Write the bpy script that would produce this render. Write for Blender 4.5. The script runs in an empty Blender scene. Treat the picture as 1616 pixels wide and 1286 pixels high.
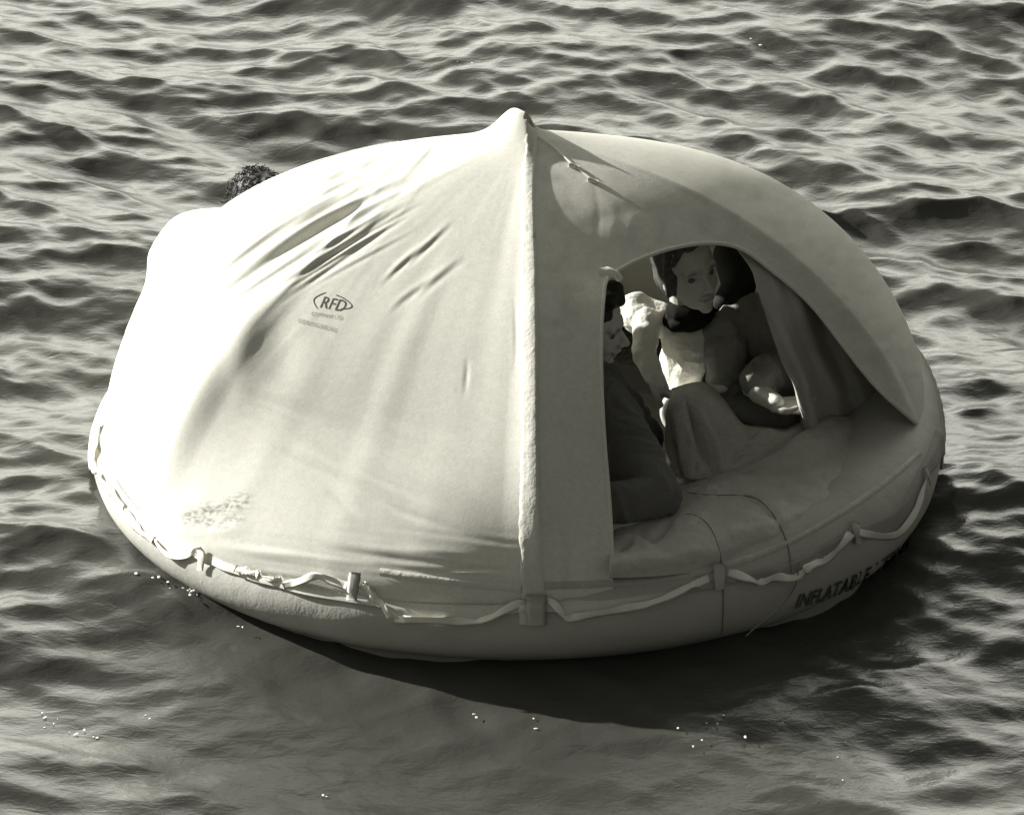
import bpy, bmesh, math, random
import numpy as np
from mathutils import Vector, Matrix, Euler
from mathutils.bvhtree import BVHTree
random.seed(4); rng = np.random.default_rng(7)
SC = bpy.context.scene; COL = SC.collection
R = math.radians
# ------------------------------------------------------------------ camera
PIT = R(27); DIST = 14.0; FPX = 7700.0
TGT = np.array([-.04, .083, .162])
FW = np.array([0, math.cos(PIT), -math.sin(PIT)]); UP = np.array([0, math.sin(PIT), math.cos(PIT)])
CAM = TGT - DIST * FW
cd = bpy.data.cameras.new('camera'); co = bpy.data.objects.new('camera', cd); COL.objects.link(co)
co.location = CAM; co.rotation_euler = (math.pi / 2 - PIT, 0, 0)
cd.sensor_width = 36; cd.lens = 36 * FPX / 1616; cd.clip_start = .5; cd.clip_end = 20000
SC.camera = co
# ------------------------------------------------------------------ light
SUN_EL = 21.0; SUN_AZ = 28.0      # azimuth: degrees behind the camera's left (-X turned towards +Y)
S = np.array([-math.cos(R(SUN_EL)) * math.cos(R(SUN_AZ)), math.cos(R(SUN_EL)) * math.sin(R(SUN_AZ)), math.sin(R(SUN_EL))])
w = bpy.data.worlds.new('World'); SC.world = w; w.use_nodes = True
nt = w.node_tree; nt.nodes.clear()
wo = nt.nodes.new('ShaderNodeOutputWorld'); bg = nt.nodes.new('ShaderNodeBackground')
sky = nt.nodes.new('ShaderNodeTexSky'); sky.sky_type = 'NISHITA'; sky.sun_disc = False
sky.sun_elevation = R(SUN_EL); sky.sun_rotation = math.atan2(S[0], S[1])
sky.air_density = 1.6; sky.dust_density = 6.0
bw = nt.nodes.new('ShaderNodeRGBToBW'); mx = nt.nodes.new('ShaderNodeMix'); mx.data_type = 'RGBA'; mx.blend_type = 'MULTIPLY'
mx.inputs[0].default_value = 1; mx.inputs[7].default_value = (1.0, .995, .89, 1)
nt.links.new(sky.outputs[0], bw.inputs[0]); nt.links.new(bw.outputs[0], mx.inputs[6])
tcw = nt.nodes.new('ShaderNodeTexCoord'); dp = nt.nodes.new('ShaderNodeVectorMath'); dp.operation = 'DOT_PRODUCT'
hz = Vector((.22, .95, .10)).normalized(); dp.inputs[1].default_value = hz; nt.links.new(tcw.outputs['Generated'], dp.inputs[0])
mrw = nt.nodes.new('ShaderNodeMapRange'); mrw.interpolation_type = 'SMOOTHSTEP'; mrw.inputs[1].default_value = .70; mrw.inputs[2].default_value = 1.0; mrw.inputs[3].default_value = 1.0; mrw.inputs[4].default_value = 16.0
nt.links.new(dp.outputs['Value'], mrw.inputs[0]); scw = nt.nodes.new('ShaderNodeVectorMath'); scw.operation = 'SCALE'
nt.links.new(mx.outputs[2], scw.inputs[0]); nt.links.new(mrw.outputs[0], scw.inputs['Scale']); nt.links.new(scw.outputs[0], bg.inputs[0]); bg.inputs[1].default_value = .036; nt.links.new(bg.outputs[0], wo.inputs[0])
sd = bpy.data.lights.new('sun', 'SUN'); so = bpy.data.objects.new('sun', sd); COL.objects.link(so)
sd.energy = 5.0; sd.angle = R(.8); sd.color = (1, .985, .93)
so.rotation_euler = Vector(-S).to_track_quat('-Z', 'Y').to_euler()
SC.view_settings.view_transform = 'Standard'; SC.view_settings.look = 'None'
SC.view_settings.exposure = 0.90; SC.view_settings.gamma = 1

# ------------------------------------------------------------------ maths helpers
def proj(P):
    d = np.asarray(P) - CAM; z = d @ FW
    return np.stack([808 + FPX * d[..., 0] / z, 643 - FPX * (d @ UP) / z], -1)
def rdir(px, py):
    d = FW + np.array([1, 0, 0]) * ((px - 808) / FPX) + UP * ((643 - py) / FPX)
    return d / np.linalg.norm(d)
def P3(px, py, Y):
    d = rdir(px, py); return CAM + d * ((Y - CAM[1]) / d[1])
def smooth(a, b, x):
    t = np.clip((x - a) / (b - a), 0, 1); return t * t * (3 - 2 * t)
def seg_dist(U, poly):
    """distance from points U (n,2) to polyline, with signed side, arc fraction and nearest point"""
    best = np.full(len(U), 1e9); fr = np.zeros(len(U)); sg = np.zeros(len(U)); near = np.zeros((len(U), 2))
    poly = np.array(poly, float); L = np.hypot(*np.diff(poly, axis=0).T); cum = np.concatenate([[0], np.cumsum(L)])
    for i in range(len(poly) - 1):
        a, b = poly[i], poly[i + 1]; ab = b - a
        t = np.clip(((U - a) @ ab) / max(L[i] ** 2, 1e-9), 0, 1)
        q = a + t[:, None] * ab; d = np.hypot(*(U - q).T); m = d < best
        best[m] = d[m]; near[m] = q[m]; fr[m] = (cum[i] + t[m] * L[i]) / cum[-1]
        c = ab[0] * (U[:, 1] - a[1]) - ab[1] * (U[:, 0] - a[0]); sg[m] = np.sign(c[m])
    return best, fr, sg, near
def in_poly(U, poly):
    poly = np.array(poly, float); ins = np.zeros(len(U), bool); j = len(poly) - 1
    for i in range(len(poly)):
        xi, yi = poly[i]; xj, yj = poly[j]
        c = ((yi > U[:, 1]) != (yj > U[:, 1])) & (U[:, 0] < (xj - xi) * (U[:, 1] - yi) / (yj - yi + 1e-12) + xi)
        ins ^= c; j = i
    return ins
def catmull(pts, n):
    pts = np.array(pts, float); m = len(pts)
    P = np.concatenate([(2 * pts[0] - pts[1])[None], pts, (2 * pts[-1] - pts[-2])[None]])
    u = np.linspace(0, m - 1 - 1e-9, n); i = u.astype(int); t = (u - i)[:, None]
    if pts.ndim == 3: t = t[..., None]
    a, b, c, d = P[i], P[i + 1], P[i + 2], P[i + 3]
    return .5 * (2 * b + (c - a) * t + (2 * a - 5 * b + 4 * c - d) * t ** 2 + (3 * b - a - 3 * c + d) * t ** 3)
_g = [rng.random((64, 64, 64)) for _ in range(2)]
def noise3(P, f, k=0):
    """smooth value noise, periodic lattice"""
    q = np.asarray(P) * f + 100.3; i = np.floor(q).astype(int); t = q - i; t = t * t * (3 - 2 * t); g = _g[k]; o = 0
    for dx in (0, 1):
        for dy in (0, 1):
            for dz in (0, 1):
                wt = (t[..., 0] if dx else 1 - t[..., 0]) * (t[..., 1] if dy else 1 - t[..., 1]) * (t[..., 2] if dz else 1 - t[..., 2])
                o = o + wt * g[(i[..., 0] + dx) % 64, (i[..., 1] + dy) % 64, (i[..., 2] + dz) % 64]
    return o * 2 - 1

# ------------------------------------------------------------------ materials
def mat(name, col, rough=.7, noise=(), bump=(), attr=None, attr_col=(.1, .09, .07), sheen=0, spec=.3, backc=None, trans=0):
    """noise: (scale, amount) pairs varying the colour; bump: (scale, distance) pairs"""
    m = bpy.data.materials.new(name); m.use_nodes = True; n = m.node_tree; b = n.nodes['Principled BSDF']
    b.inputs['Roughness'].default_value = rough; b.inputs['Specular IOR Level'].default_value = spec
    if sheen: b.inputs['Sheen Weight'].default_value = sheen
    tc = n.nodes.new('ShaderNodeTexCoord')
    cur = n.nodes.new('ShaderNodeRGB'); cur.outputs[0].default_value = (*col, 1); cur = cur.outputs[0]
    if attr:
        a = n.nodes.new('ShaderNodeAttribute'); a.attribute_name = attr
        x = n.nodes.new('ShaderNodeMix'); x.data_type = 'RGBA'
        n.links.new(a.outputs['Fac'], x.inputs[0]); n.links.new(cur, x.inputs[6]); x.inputs[7].default_value = (*attr_col, 1); cur = x.outputs[2]
    for sc_, am in noise:
        t = n.nodes.new('ShaderNodeTexNoise'); t.inputs['Scale'].default_value = sc_; t.inputs['Detail'].default_value = 5
        n.links.new(tc.outputs['Object'], t.inputs[0])
        r = n.nodes.new('ShaderNodeMapRange'); r.inputs[1].default_value = .25; r.inputs[2].default_value = .75
        r.inputs[3].default_value = 1 - am; r.inputs[4].default_value = 1 + am; n.links.new(t.outputs[0], r.inputs[0])
        x = n.nodes.new('ShaderNodeVectorMath'); x.operation = 'SCALE'
        n.links.new(cur, x.inputs[0]); n.links.new(r.outputs[0], x.inputs['Scale']); cur = x.outputs[0]
    n.links.new(cur, b.inputs['Base Color'])
    prev = None
    for sc_, di in bump:
        t = n.nodes.new('ShaderNodeTexNoise'); t.inputs['Scale'].default_value = sc_; t.inputs['Detail'].default_value = 4
        n.links.new(tc.outputs['Object'], t.inputs[0])
        u = n.nodes.new('ShaderNodeBump'); u.inputs['Distance'].default_value = di; u.inputs['Strength'].default_value = 1
        n.links.new(t.outputs[0], u.inputs['Height'])
        if prev: n.links.new(prev, u.inputs['Normal'])
        prev = u.outputs[0]
    if prev: n.links.new(prev, b.inputs['Normal'])
    if trans:
        tr = n.nodes.new('ShaderNodeBsdfTranslucent'); ms = n.nodes.new('ShaderNodeMixShader'); ms.inputs[0].default_value = trans; out = n.nodes['Material Output']
        n.links.new(cur, tr.inputs[0]); n.links.new(b.outputs[0], ms.inputs[1]); n.links.new(tr.outputs[0], ms.inputs[2]); n.links.new(ms.outputs[0], out.inputs[0])
    return m
def G(v, t=1.0): return (v, v * .985, v * (1 - .11 * t))
M = {}
M['canopy'] = mat('canopy_cloth', G(.84), .75, ((3, .04), (55, .05), (260, .11)), ((320, .0004), (90, .0003)), 'dirt_tone', G(.16), trans=.14)
M['lining'] = mat('canopy_lining', G(.66), .85, ((5, .08),), ((60, .001),), trans=.45)
M['tube'] = mat('rubber_tube', G(.48), .55, ((4, .08), (120, .05)), ((120, .0008), (9, .006)), 'dirt_tone', G(.12))
M['apron'] = mat('proofed_apron', G(.52), .6, ((6, .14), (45, .08), (240, .16)), ((130, .001), (11, .008)), 'dirt_tone', G(.70))
M['web'] = mat('white_webbing', G(.86), .7, ((30, .05),), ((300, .0006),))
M['cord'] = mat('grey_cord', G(.20), .8, (), ((400, .0006),))
M['patch'] = mat('rubber_patch', G(.45), .6, ((20, .1),), ((150, .0006),))
M['seam'] = mat('seam_tape', G(.70), .7, ((8, .05), (90, .07)), ((120, .001), (25, .004)), 'dirt_tone', G(.2))
M['ink'] = mat('stencil_ink', G(.10), .8, ((150, .3),))
M['faint_ink'] = mat('faded_ink', G(.42), .8, ((220, .35),))
M['black_ink'] = mat('black_lettering', G(.10), .7, ((90, .5),))
M['skin'] = mat('skin', G(.66), .5, ((30, .06),), ((200, .0004),), 'dirt_tone', G(.06))
M['hair'] = mat('dark_hair', G(.035), .5, ((60, .4),), ((150, .0012),), spec=.25)
M['lhair'] = mat('brown_hair', G(.10), .7, ((60, .4),), ((150, .001),), spec=.15)
M['jersey'] = mat('dark_jersey', G(.14), .95, ((10, .12), (150, .1)), ((250, .001), (14, .01)), sheen=.1)
M['cape'] = mat('grey_blanket_cape', G(.30), .95, ((8, .1), (150, .1)), ((220, .001), (16, .012)), sheen=.1)
M['blanket'] = mat('wool_blanket', G(.46), .95, ((8, .12), (130, .12)), ((180, .0015), (20, .008)))
M['shirt'] = mat('white_shirt', G(.85), .8, ((9, .03),), ((30, .01),))
M['scarf'] = mat('dark_scarf', G(.022), 1.0, ((45, .4),), ((90, .001),), spec=0)
M['paper'] = mat('white_paper', G(.8), .7)
M['eye'] = mat('eye_dark', G(.15), .6)
M['curtain'] = mat('door_curtain', G(.42), .8, ((9, .08), (150, .06)), ((140, .001),))
M['foam'] = mat('foam', G(.85), .6)

def props(o, label=None, cat=None, group=None, kind=None):
    if label: o['label'] = label
    if cat: o['category'] = cat
    if group: o['group'] = group
    if kind: o['kind'] = kind
    return o
def link(name, me, m=None, parent=None, sm=True):
    o = bpy.data.objects.new(name, me); COL.objects.link(o)
    if m: me.materials.append(m)
    if sm and len(me.polygons): me.polygons.foreach_set('use_smooth', [True] * len(me.polygons))
    if parent: o.parent = parent
    return o
def mesh(name, V, F, m, parent=None, sm=True, attr=None):
    me = bpy.data.meshes.new(name)
    V = np.asarray(V, float); F = np.asarray(F) if not isinstance(F, list) else F
    if isinstance(F, np.ndarray):
        me.vertices.add(len(V)); me.vertices.foreach_set('co', V.ravel())
        k = F.shape[1]; me.loops.add(F.size); me.loops.foreach_set('vertex_index', F.ravel().astype(np.int32))
        me.polygons.add(len(F)); me.polygons.foreach_set('loop_start', np.arange(len(F), dtype=np.int32) * k)
        me.polygons.foreach_set('loop_total', np.full(len(F), k, np.int32)); me.update(calc_edges=True); me.validate()
    else:
        me.from_pydata([tuple(v) for v in V], [], F); me.update()
    if attr is not None:
        a = me.attributes.new('dirt_tone', 'FLOAT', 'POINT'); a.data.foreach_set('value', np.asarray(attr, np.float32))
    return link(name, me, m, parent, sm)
def gridF(nu, nv, wrapu=False):
    i = np.arange(nu if wrapu else nu - 1)[:, None]; j = np.arange(nv - 1)[None]
    i2 = (i + 1) % nu
    return np.stack([i * nv + j, i2 * nv + j, i2 * nv + j + 1, i * nv + j + 1], -1).reshape(-1, 4)
def grid_normals(P, wrapu=False):
    if wrapu:
        du = np.roll(P, -1, 0) - np.roll(P, 1, 0)
    else: du = np.gradient(P, axis=0)
    dv = np.gradient(P, axis=1); n = np.cross(du, dv); l = np.linalg.norm(n, axis=-1, keepdims=True)
    return n / np.maximum(l, 1e-12)
def solidify(o, th, off=-1, mi=None):
    s = o.modifiers.new('thickness', 'SOLIDIFY'); s.thickness = th; s.offset = off
    if mi is not None: s.material_offset = mi; s.material_offset_rim = 0
    return s
def bake(o):
    dg = bpy.context.evaluated_depsgraph_get(); dg.update()
    me = bpy.data.meshes.new_from_object(o.evaluated_get(dg)); o.modifiers.clear(); o.data = me; return o

# ------------------------------------------------------------------ water
WL = .05   # mean sea level against the raft
def ocean(L, N, kmin, kmax, power, rms, wind, spread, seed):
    g = np.random.default_rng(seed); k = np.fft.fftfreq(N, L / N) * 2 * np.pi
    kx, ky = np.meshgrid(k, k, indexing='ij'); kk = np.hypot(kx, ky); kk[0, 0] = 1
    ca = np.abs((kx * wind[0] + ky * wind[1]) / kk)
    A = kk ** (-power) * (ca ** spread + .06) * smooth(kmin * .6, kmin, kk) * np.exp(-(kk / kmax) ** 2); A[0, 0] = 0
    h = A * (g.normal(size=(N, N)) + 1j * g.normal(size=(N, N)))
    H = np.fft.ifft2(h); s = rms / H.real.std(); h = h * s
    H = np.fft.ifft2(h).real
    DX = np.fft.ifft2(1j * kx / kk * h).real; DY = np.fft.ifft2(1j * ky / kk * h).real
    return H, DX, DY
def samp(A, L, x, y):
    N = A.shape[0]; u = x / L * N; v = y / L * N; i = np.floor(u).astype(int); j = np.floor(v).astype(int); a = u - i; b = v - j
    i0, i1, j0, j1 = i % N, (i + 1) % N, j % N, (j + 1) % N
    return A[i0, j0] * (1 - a) * (1 - b) + A[i1, j0] * a * (1 - b) + A[i0, j1] * (1 - a) * b + A[i1, j1] * a * b
def axis(c0, c1, st):
    mid = np.arange(c0, c1, st); e = st * 1.12 ** np.arange(1, 110); e = np.cumsum(e); e = e[e < 6000]
    return np.concatenate([c0 - e[::-1], mid, mid[-1] + e])
ax = axis(-2.2, 2.3, .0125); ay = axis(-3.4, 4.6, .0145)
X, Y = np.meshgrid(ax, ay, indexing='ij')
def fade(x, y, lim): return 1 - smooth(lim * .6, lim, np.hypot(x, y))
big = ocean(9.0, 512, 2 * np.pi / 3.2, 2 * np.pi / .55 , 2.6, .040, (.42, .91), 1.2, 11)
med = ocean(7.3, 1024, 2 * np.pi / .50, 2 * np.pi / .09, 2.0, .0095, (.20, .98), 2.4, 5)
fin = ocean(5.1, 1024, 2 * np.pi / .20, 2 * np.pi / .035, 2.1, .0034, (.3, .95), .8, 3)
lee = 1 - .50 * np.exp(-((X + .3) / 1.7) ** 2) * smooth(-.6, -1.5, Y) - .15 * smooth(-1.0, -2.2, Y)
Zw = 0 * X; DXw = 0 * X; DYw = 0 * X
for (fld, L_, ch, lim, lw) in ((big, 9.0, 1.0, 400, 0), (med, 7.3, 1.0, 40, 1), (fin, 5.1, .8, 9, 1)):
    f = fade(X, Y, lim) * (lee if lw else 1)
    Zw += samp(fld[0], L_, X, Y) * f; DXw += samp(fld[1], L_, X, Y) * f * ch; DYw += samp(fld[2], L_, X, Y) * f * ch
rr = np.hypot(X, Y); calm = 1 - .75 * np.exp(-((rr - .9) / .35) ** 2) * (rr > .9) - .75 * (rr <= .9)
Zw = Zw * calm + WL - .035 * np.exp(-((X - 1.0) ** 2 + (Y + .75) ** 2) / .42 ** 2)
V = np.stack([X + DXw, Y + DYw, Zw], -1)
m = bpy.data.materials.new('sea_water'); m.use_nodes = True; n = m.node_tree; b = n.nodes['Principled BSDF']
b.inputs['Base Color'].default_value = (*G(.062, 1.3), 1); b.inputs['Roughness'].default_value = .2; b.inputs['IOR'].default_value = 1.55
tc = n.nodes.new('ShaderNodeTexCoord'); mp = n.nodes.new('ShaderNodeMapping'); mp.inputs['Scale'].default_value = (.6, 1, 1)
n.links.new(tc.outputs['Object'], mp.inputs[0]); prev = None
for sc_, di in ((30, .0022), (110, .0006)):
    t = n.nodes.new('ShaderNodeTexNoise'); t.inputs['Scale'].default_value = sc_; t.inputs['Detail'].default_value = 3; t.inputs['Distortion'].default_value = .6
    n.links.new(mp.outputs[0], t.inputs[0]); u = n.nodes.new('ShaderNodeBump'); u.inputs['Distance'].default_value = di; n.links.new(t.outputs[0], u.inputs['Height'])
    if prev: n.links.new(prev, u.inputs['Normal'])
    prev = u.outputs[0]
n.links.new(prev, b.inputs['Normal'])
water = mesh('water', V.reshape(-1, 3), gridF(*X.shape), m)
props(water, kind='structure')
def water_z(x, y):
    i = np.argmin(abs(ax - x)); j = np.argmin(abs(ay - y)); return Zw[i, j]

# ------------------------------------------------------------------ the raft
raft = bpy.data.objects.new('life_raft', None); COL.objects.link(raft)
props(raft, 'round inflatable life raft with pale canopy and open doorway, floating on choppy sea', 'life raft')
XC = .008; FIT = [1.026, 1.97, -.176, -.227, 1.568, .062, .522, 1.156, .002, -.061, .522, -.664, -.042]
def rimR(th): return FIT[7] + FIT[8] * np.cos(2 * th) + FIT[9] * np.sin(th) + FIT[12] * np.cos(th)
_oa = np.radians([-180, -140, -90, -52, -37, -15, 0, 90, 140, 180]); _or = [1.244, 1.262, 1.250, 1.266, 1.253, 1.190, 1.158, 1.185, 1.235, 1.244]
def tubeR(th):
    t_ = (np.asarray(th) + np.pi) % (2 * np.pi) - np.pi; o_ = 0
    for k_ in (-.12, -.06, 0, .06, .12): o_ = o_ + np.interp((t_ + k_ + np.pi) % (2 * np.pi) - np.pi, _oa, _or) / 5
    return o_ - .03
def rimZ(th): return .245 + .06 * np.cos(th)
def canopy(th, t):
    H, q0, q1, q2, p0, p1, p2, R0, Ry, Ry3, q3, p3, Rx = FIT
    q = q0 + q1 * np.cos(th) + q2 * np.cos(2 * th) + q3 * np.sin(th)
    p = p0 + p1 * np.cos(th) + p2 * np.cos(2 * th) + p3 * np.sin(th)
    z0 = rimZ(th); ct = np.clip(np.cos(t), 0, 1)
    r = rimR(th) * ct ** (2 / p); z = z0 + (H - z0) * np.sin(t) ** (2 / q)
    # the fabric is stretched flat from the front arch tube to either side
    ph = (th + np.pi / 2 + np.pi) % (2 * np.pi) - np.pi - .022
    k = np.where(ph > 0, .70, .56); a = np.abs(ph); lim = 2 * np.arctan(k)
    chord = np.where(a < lim, 1 / (np.cos(a) + k * np.sin(a)), 1); hh = 1 - chord; chord = 1 - hh * smooth(0, .045, hh) ** .5 - .0 * a
    wt = smooth(.03, .55, t); r = r * (1 - wt * (1 - chord))
    # the arch tube itself bulges under the cloth
    r = r + .012 * wt * np.exp(-(ph * r / .035) ** 2)
    x = XC + r * np.cos(th); y = r * np.sin(th)
    # cap at the crown, drawn up over the arch
    z = z + .118 * np.exp(-(np.abs(x + .008) / np.where(x < -.008, .072, .030 + .085 * smooth(.10, .22, y))) ** 2.2) * np.exp(-((y - .13) / .13) ** 2) + .046 * np.exp(-np.abs(x) / .15) * np.exp(-((y - .06) / .22) ** 2)
    return np.stack([x, y, z], -1)
NT, NR = 1000, 320
th = np.linspace(-np.pi, np.pi, NT, endpoint=False)[:, None] * np.ones((1, NR))
tt = (np.pi / 2 * np.linspace(0, 1, NR) ** .92)[None] * np.ones((NT, 1)); tt[:, -1] = np.pi / 2 - .002
C0 = canopy(th, tt); N0 = grid_normals(C0, True)
N0 *= np.sign((N0 * (C0 - np.array([0, 0, .3]))).sum(-1, keepdims=True) + 1e-9)
U0 = proj(C0); front = ((CAM - C0) * N0).sum(-1) > 0
flat = U0.reshape(-1, 2); disp = np.zeros(len(flat))
# strokes in the photograph's coordinates: (polyline, half-width px, depth mm, ridge?) pressed into the cloth
folds = [
 ([(668, 243), (578, 254), (520, 268), (477, 288), (430, 318), (380, 355), (325, 405), (262, 470), (225, 512)], 8, -7),
 ([(401, 303), (342, 341), (287, 396)], 3.5, -6), ([(600, 256), (560, 266), (520, 282), (480, 305)], 5, -8)]
fan = np.random.default_rng(21)
for n_u, u_ in enumerate(list(np.linspace(.03, 1, 20)) + [-.04, 0, .03, .06, .1, .14, .18, .24, .3, .36, .42, .5, .6]):
    u_ = min(max(u_ + fan.normal() * .012, -.05), 1); s0 = np.array([648, 246]) * (1 - u_) + np.array([668, 352]) * u_ + fan.normal(size=2) * [16, 3]; e0 = np.array([238, 512]) * (1 - u_) + np.array([405, 508]) * u_ + fan.normal(size=2) * 5
    md = (s0 + e0) / 2 + np.array([-18, -34]) * (1 - u_) ** 1.5
    q_ = np.linspace(0, 1, 9)[:, None]; cv = (1 - q_) ** 2 * s0 + 2 * q_ * (1 - q_) * md + q_ ** 2 * e0
    i0 = 0; i1 = 9 - fan.integers(0, 3)
    folds.append((list(cv[i0:i1]), (fan.uniform(4, 7) if n_u < 20 else fan.uniform(2.6, 4)) * (1.15 - .4 * u_), -(5.6 * (1 - u_) ** 1.1 + 1.6) * (fan.uniform(.5, 1.15) if n_u < 20 else .4)))
folds += [([(683, 377), (632, 419), (599, 453)], 5, -2.4), ([(720, 345), (670, 392), (635, 428)], 5, -2), ([(740, 400), (690, 440), (650, 480)], 6, -1.6), ([(700, 430), (640, 470), (610, 500)], 6, -1.5)]
STEPS = len(folds)
folds += [
 ([(400, 450), (385, 520), (378, 600), (390, 660)], 26, 7), ([(440, 480), (445, 560), (440, 630)], 30, -5),
 ([(400, 686), (469, 727), (538, 759), (625, 804), (694, 828), (760, 850)], 6, -3.5), ([(430, 690), (500, 722), (570, 757), (650, 798)], 6, 2.5),
 ([(452, 668), (545, 731), (642, 776), (720, 806)], 5, -2.2), ([(507, 769), (577, 821)], 4, -2.5), ([(521, 883), (590, 893), (700, 905), (790, 912)], 5, -3),
 ([(480, 845), (600, 866), (720, 872), (800, 880)], 7, 2.5), ([(500, 862), (640, 884), (760, 893)], 5, -2),
 ([(695, 898), (760, 896), (822, 903)], 3, -5), ([(690, 905), (760, 904), (815, 910)], 3, 4),
 ([(300, 815), (330, 812), (360, 818), (385, 808)], 9, -2), ([(285, 835), (350, 838), (400, 826)], 9, 2), ([(330, 860), (420, 872), (500, 880)], 7, 3),
 ([(738, 560), (736, 600), (733, 630)], 3, -2), ([(812, 460), (815, 540), (812, 600)], 3, -2),
 # right of the arch
 ([(872, 215), (900, 240), (935, 285), (945, 330)], 5, -0.56), ([(940, 290), (945, 340), (940, 400)], 7, -0.68), ([(960, 300), (968, 350), (958, 410)], 8, 0.68),
 ([(900, 380), (940, 352), (1000, 330), (1060, 325)], 14, -0.90), ([(885, 330), (890, 380), (895, 440)], 10, 0.68), ([(905, 400), (912, 470), (906, 540)], 9, -0.56),
 ([(1000, 330), (990, 370), (970, 400)], 6, 0.68), ([(1180, 398), (1220, 405), (1260, 400)], 6, -0.90), ([(1215, 430), (1240, 440), (1290, 440)], 8, -0.90), ([(1240, 425), (1270, 452), (1310, 470)], 7, 0.90),
 ([(935, 620), (940, 720), (948, 800), (955, 880)], 5, -1.80), ([(925, 640), (928, 740), (932, 830), (925, 890)], 5, 1.35), ([(905, 720), (906, 800), (895, 880)], 6, -1.57),
 ([(885, 760), (882, 840), (878, 890)], 5, 1.35), ([(870, 760), (868, 850), (862, 900)], 4, -1.12), ([(915, 820), (905, 870), (890, 900)], 4, -1.35),
 ([(1330, 500), (1390, 590), (1440, 660)], 12, -1.35), ([(1380, 470), (1425, 560), (1450, 640)], 12, 1.35), ([(1400, 560), (1430, 610), (1452, 665)], 5, -1.80),
 ([(1390, 590), (1425, 630), (1452, 668)], 4, 1.35), ([(1120, 300), (1200, 330), (1290, 400)], 30, -1.80), ([(1080, 260), (1180, 285), (1270, 350)], 25, 1.80),
]
for i_, (poly, hw, dep) in enumerate(folds):
    d, fr, sg, _ = seg_dist(flat, catmull(poly, 24))
    tap = np.sin(np.clip(fr, 0, 1) * np.pi) ** 1.5; wig = 1
    if i_ < STEPS:
        e = d * sg / (hw * 1.05 * (1.15 - .3 * fr)); disp += abs(dep) * 1.9e-3 * e * np.exp(-np.abs(e) ** 2) * tap * wig
    else: disp += dep * 1e-3 * np.exp(-(d / hw) ** 2) * tap * wig
def fanfield(cx, cy, sx, a0, a1, r0, r1, fa, fr_, amp, seed):
    ang = np.arctan2(flat[:, 1] - cy, (flat[:, 0] - cx) * sx); rd = np.hypot(flat[:, 0] - cx, flat[:, 1] - cy)
    wa = .35 * noise3(np.stack([rd / 260, ang * 2, 0 * rd + seed], -1), 1.)
    f = 1 - 2 * np.abs(noise3(np.stack([ang * fa + wa, rd / fr_, 0 * rd + seed], -1), 1.)); f2 = noise3(np.stack([ang * fa * 2.2 + wa, rd / fr_ * 1.3, 0 * rd + seed + 5], -1), 1., 1)
    sp_ = (a1 - a0) * .22; return amp * (f + .6 * f2) * smooth(a0 - sp_ * .4, a0 + sp_, ang) * smooth(a1, a1 - sp_ * 2.2, ang) * smooth(r0, r0 * 1.7, rd) * smooth(r1, r1 * .72, rd)
disp += fanfield(800, 105, -1, .34, 1.0, 120, 720, 17, 240, .0052, 3) + fanfield(230, 560, 1, .22, .80, 140, 660, 12, 300, .0019, 9)
disp += fanfield(835, 1500, -1, 1.2, 1.9, 500, 800, 60, 300, .0, 1)
vm = smooth(852, 862, flat[:, 0]) * smooth(975, 955, flat[:, 0]) * smooth(620, 830, flat[:, 1]); disp += .0032 * vm * noise3(np.stack([flat[:, 0] / 13 + flat[:, 1] / 160, flat[:, 1] / 170, 0 * vm], -1), 1.)
hm = smooth(805, 890, flat[:, 1]) * smooth(835, 800, flat[:, 0]) * smooth(380, 450, flat[:, 0]); disp += .0016 * hm * noise3(np.stack([flat[:, 0] / 150, flat[:, 1] / 8 - flat[:, 0] / 60, 0 * hm], -1), 1.)
disp = disp.reshape(NT, NR) * np.clip(((CAM - C0) * N0).sum(-1) / DIST * 4 + .1, 0, 1) * front
disp += .0030 * noise3(C0, 3.5) * (1 - .7 * smooth(0, .15, C0[..., 0])) + .0002 * noise3(C0 * np.array([1, 1, .7]), 21, 1)
# stretched-fabric streaks running down the left half towards the rim
stre = noise3(np.stack([th * 14, tt * 2.2, 0 * th], -1), 1.0) * smooth(.0, .15, tt) * smooth(1.5, 1.1, tt)
disp += .0012 * stre * (1 - .8 * smooth(0, .1, C0[..., 0]))
C1 = C0 + N0 * disp[..., None]
# windblown far-left shoulder of the canopy, held out by the rear door frame
cvert = C1.reshape(-1, 3); cf = gridF(NT, NR, True)
bv_base = BVHTree.FromPolygons([tuple(v) for v in cvert], [tuple(f) for f in cf], all_triangles=False)
def hit(bv, px, py):
    d = rdir(px, py); h = bv.ray_cast(Vector(CAM), Vector(d)); return h
# dirt
UV = proj(cvert); dirt_tone = np.zeros(len(UV)); fr_ = front.reshape(-1)
def smear(poly, w_, a, f=30):
    global dirt_tone
    d, *_ = seg_dist(UV, poly)
    nz = np.clip(noise3(np.stack([UV[:, 0] / f, UV[:, 1] / f * 1.4, 0 * UV[:, 0]], -1), 3.0) * 1.1 + .35, 0, 1)
    dirt_tone += a * np.exp(-(d / w_) ** 2) * nz * fr_
smear([(296, 816), (320, 806), (350, 800), (385, 790)], 12, .9, 11); smear([(312, 822), (350, 826), (378, 818)], 9, .8, 9); smear([(300, 840), (320, 852)], 8, .2)
smear([(832, 340), (836, 360), (830, 400)], 7, .25); smear([(835, 220), (828, 260)], 6, .2); smear([(320, 870), (325, 900)], 8, .2)
smear([(860, 230), (900, 330), (890, 500)], 40, .16, 60); smear([(920, 300), (1000, 350), (1100, 330), (1250, 330)], 60, .18, 70); smear([(1180, 260), (1330, 420), (1430, 600)], 60, .16, 50); smear([(400, 560), (560, 640), (760, 700)], 120, .05, 16)
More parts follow.
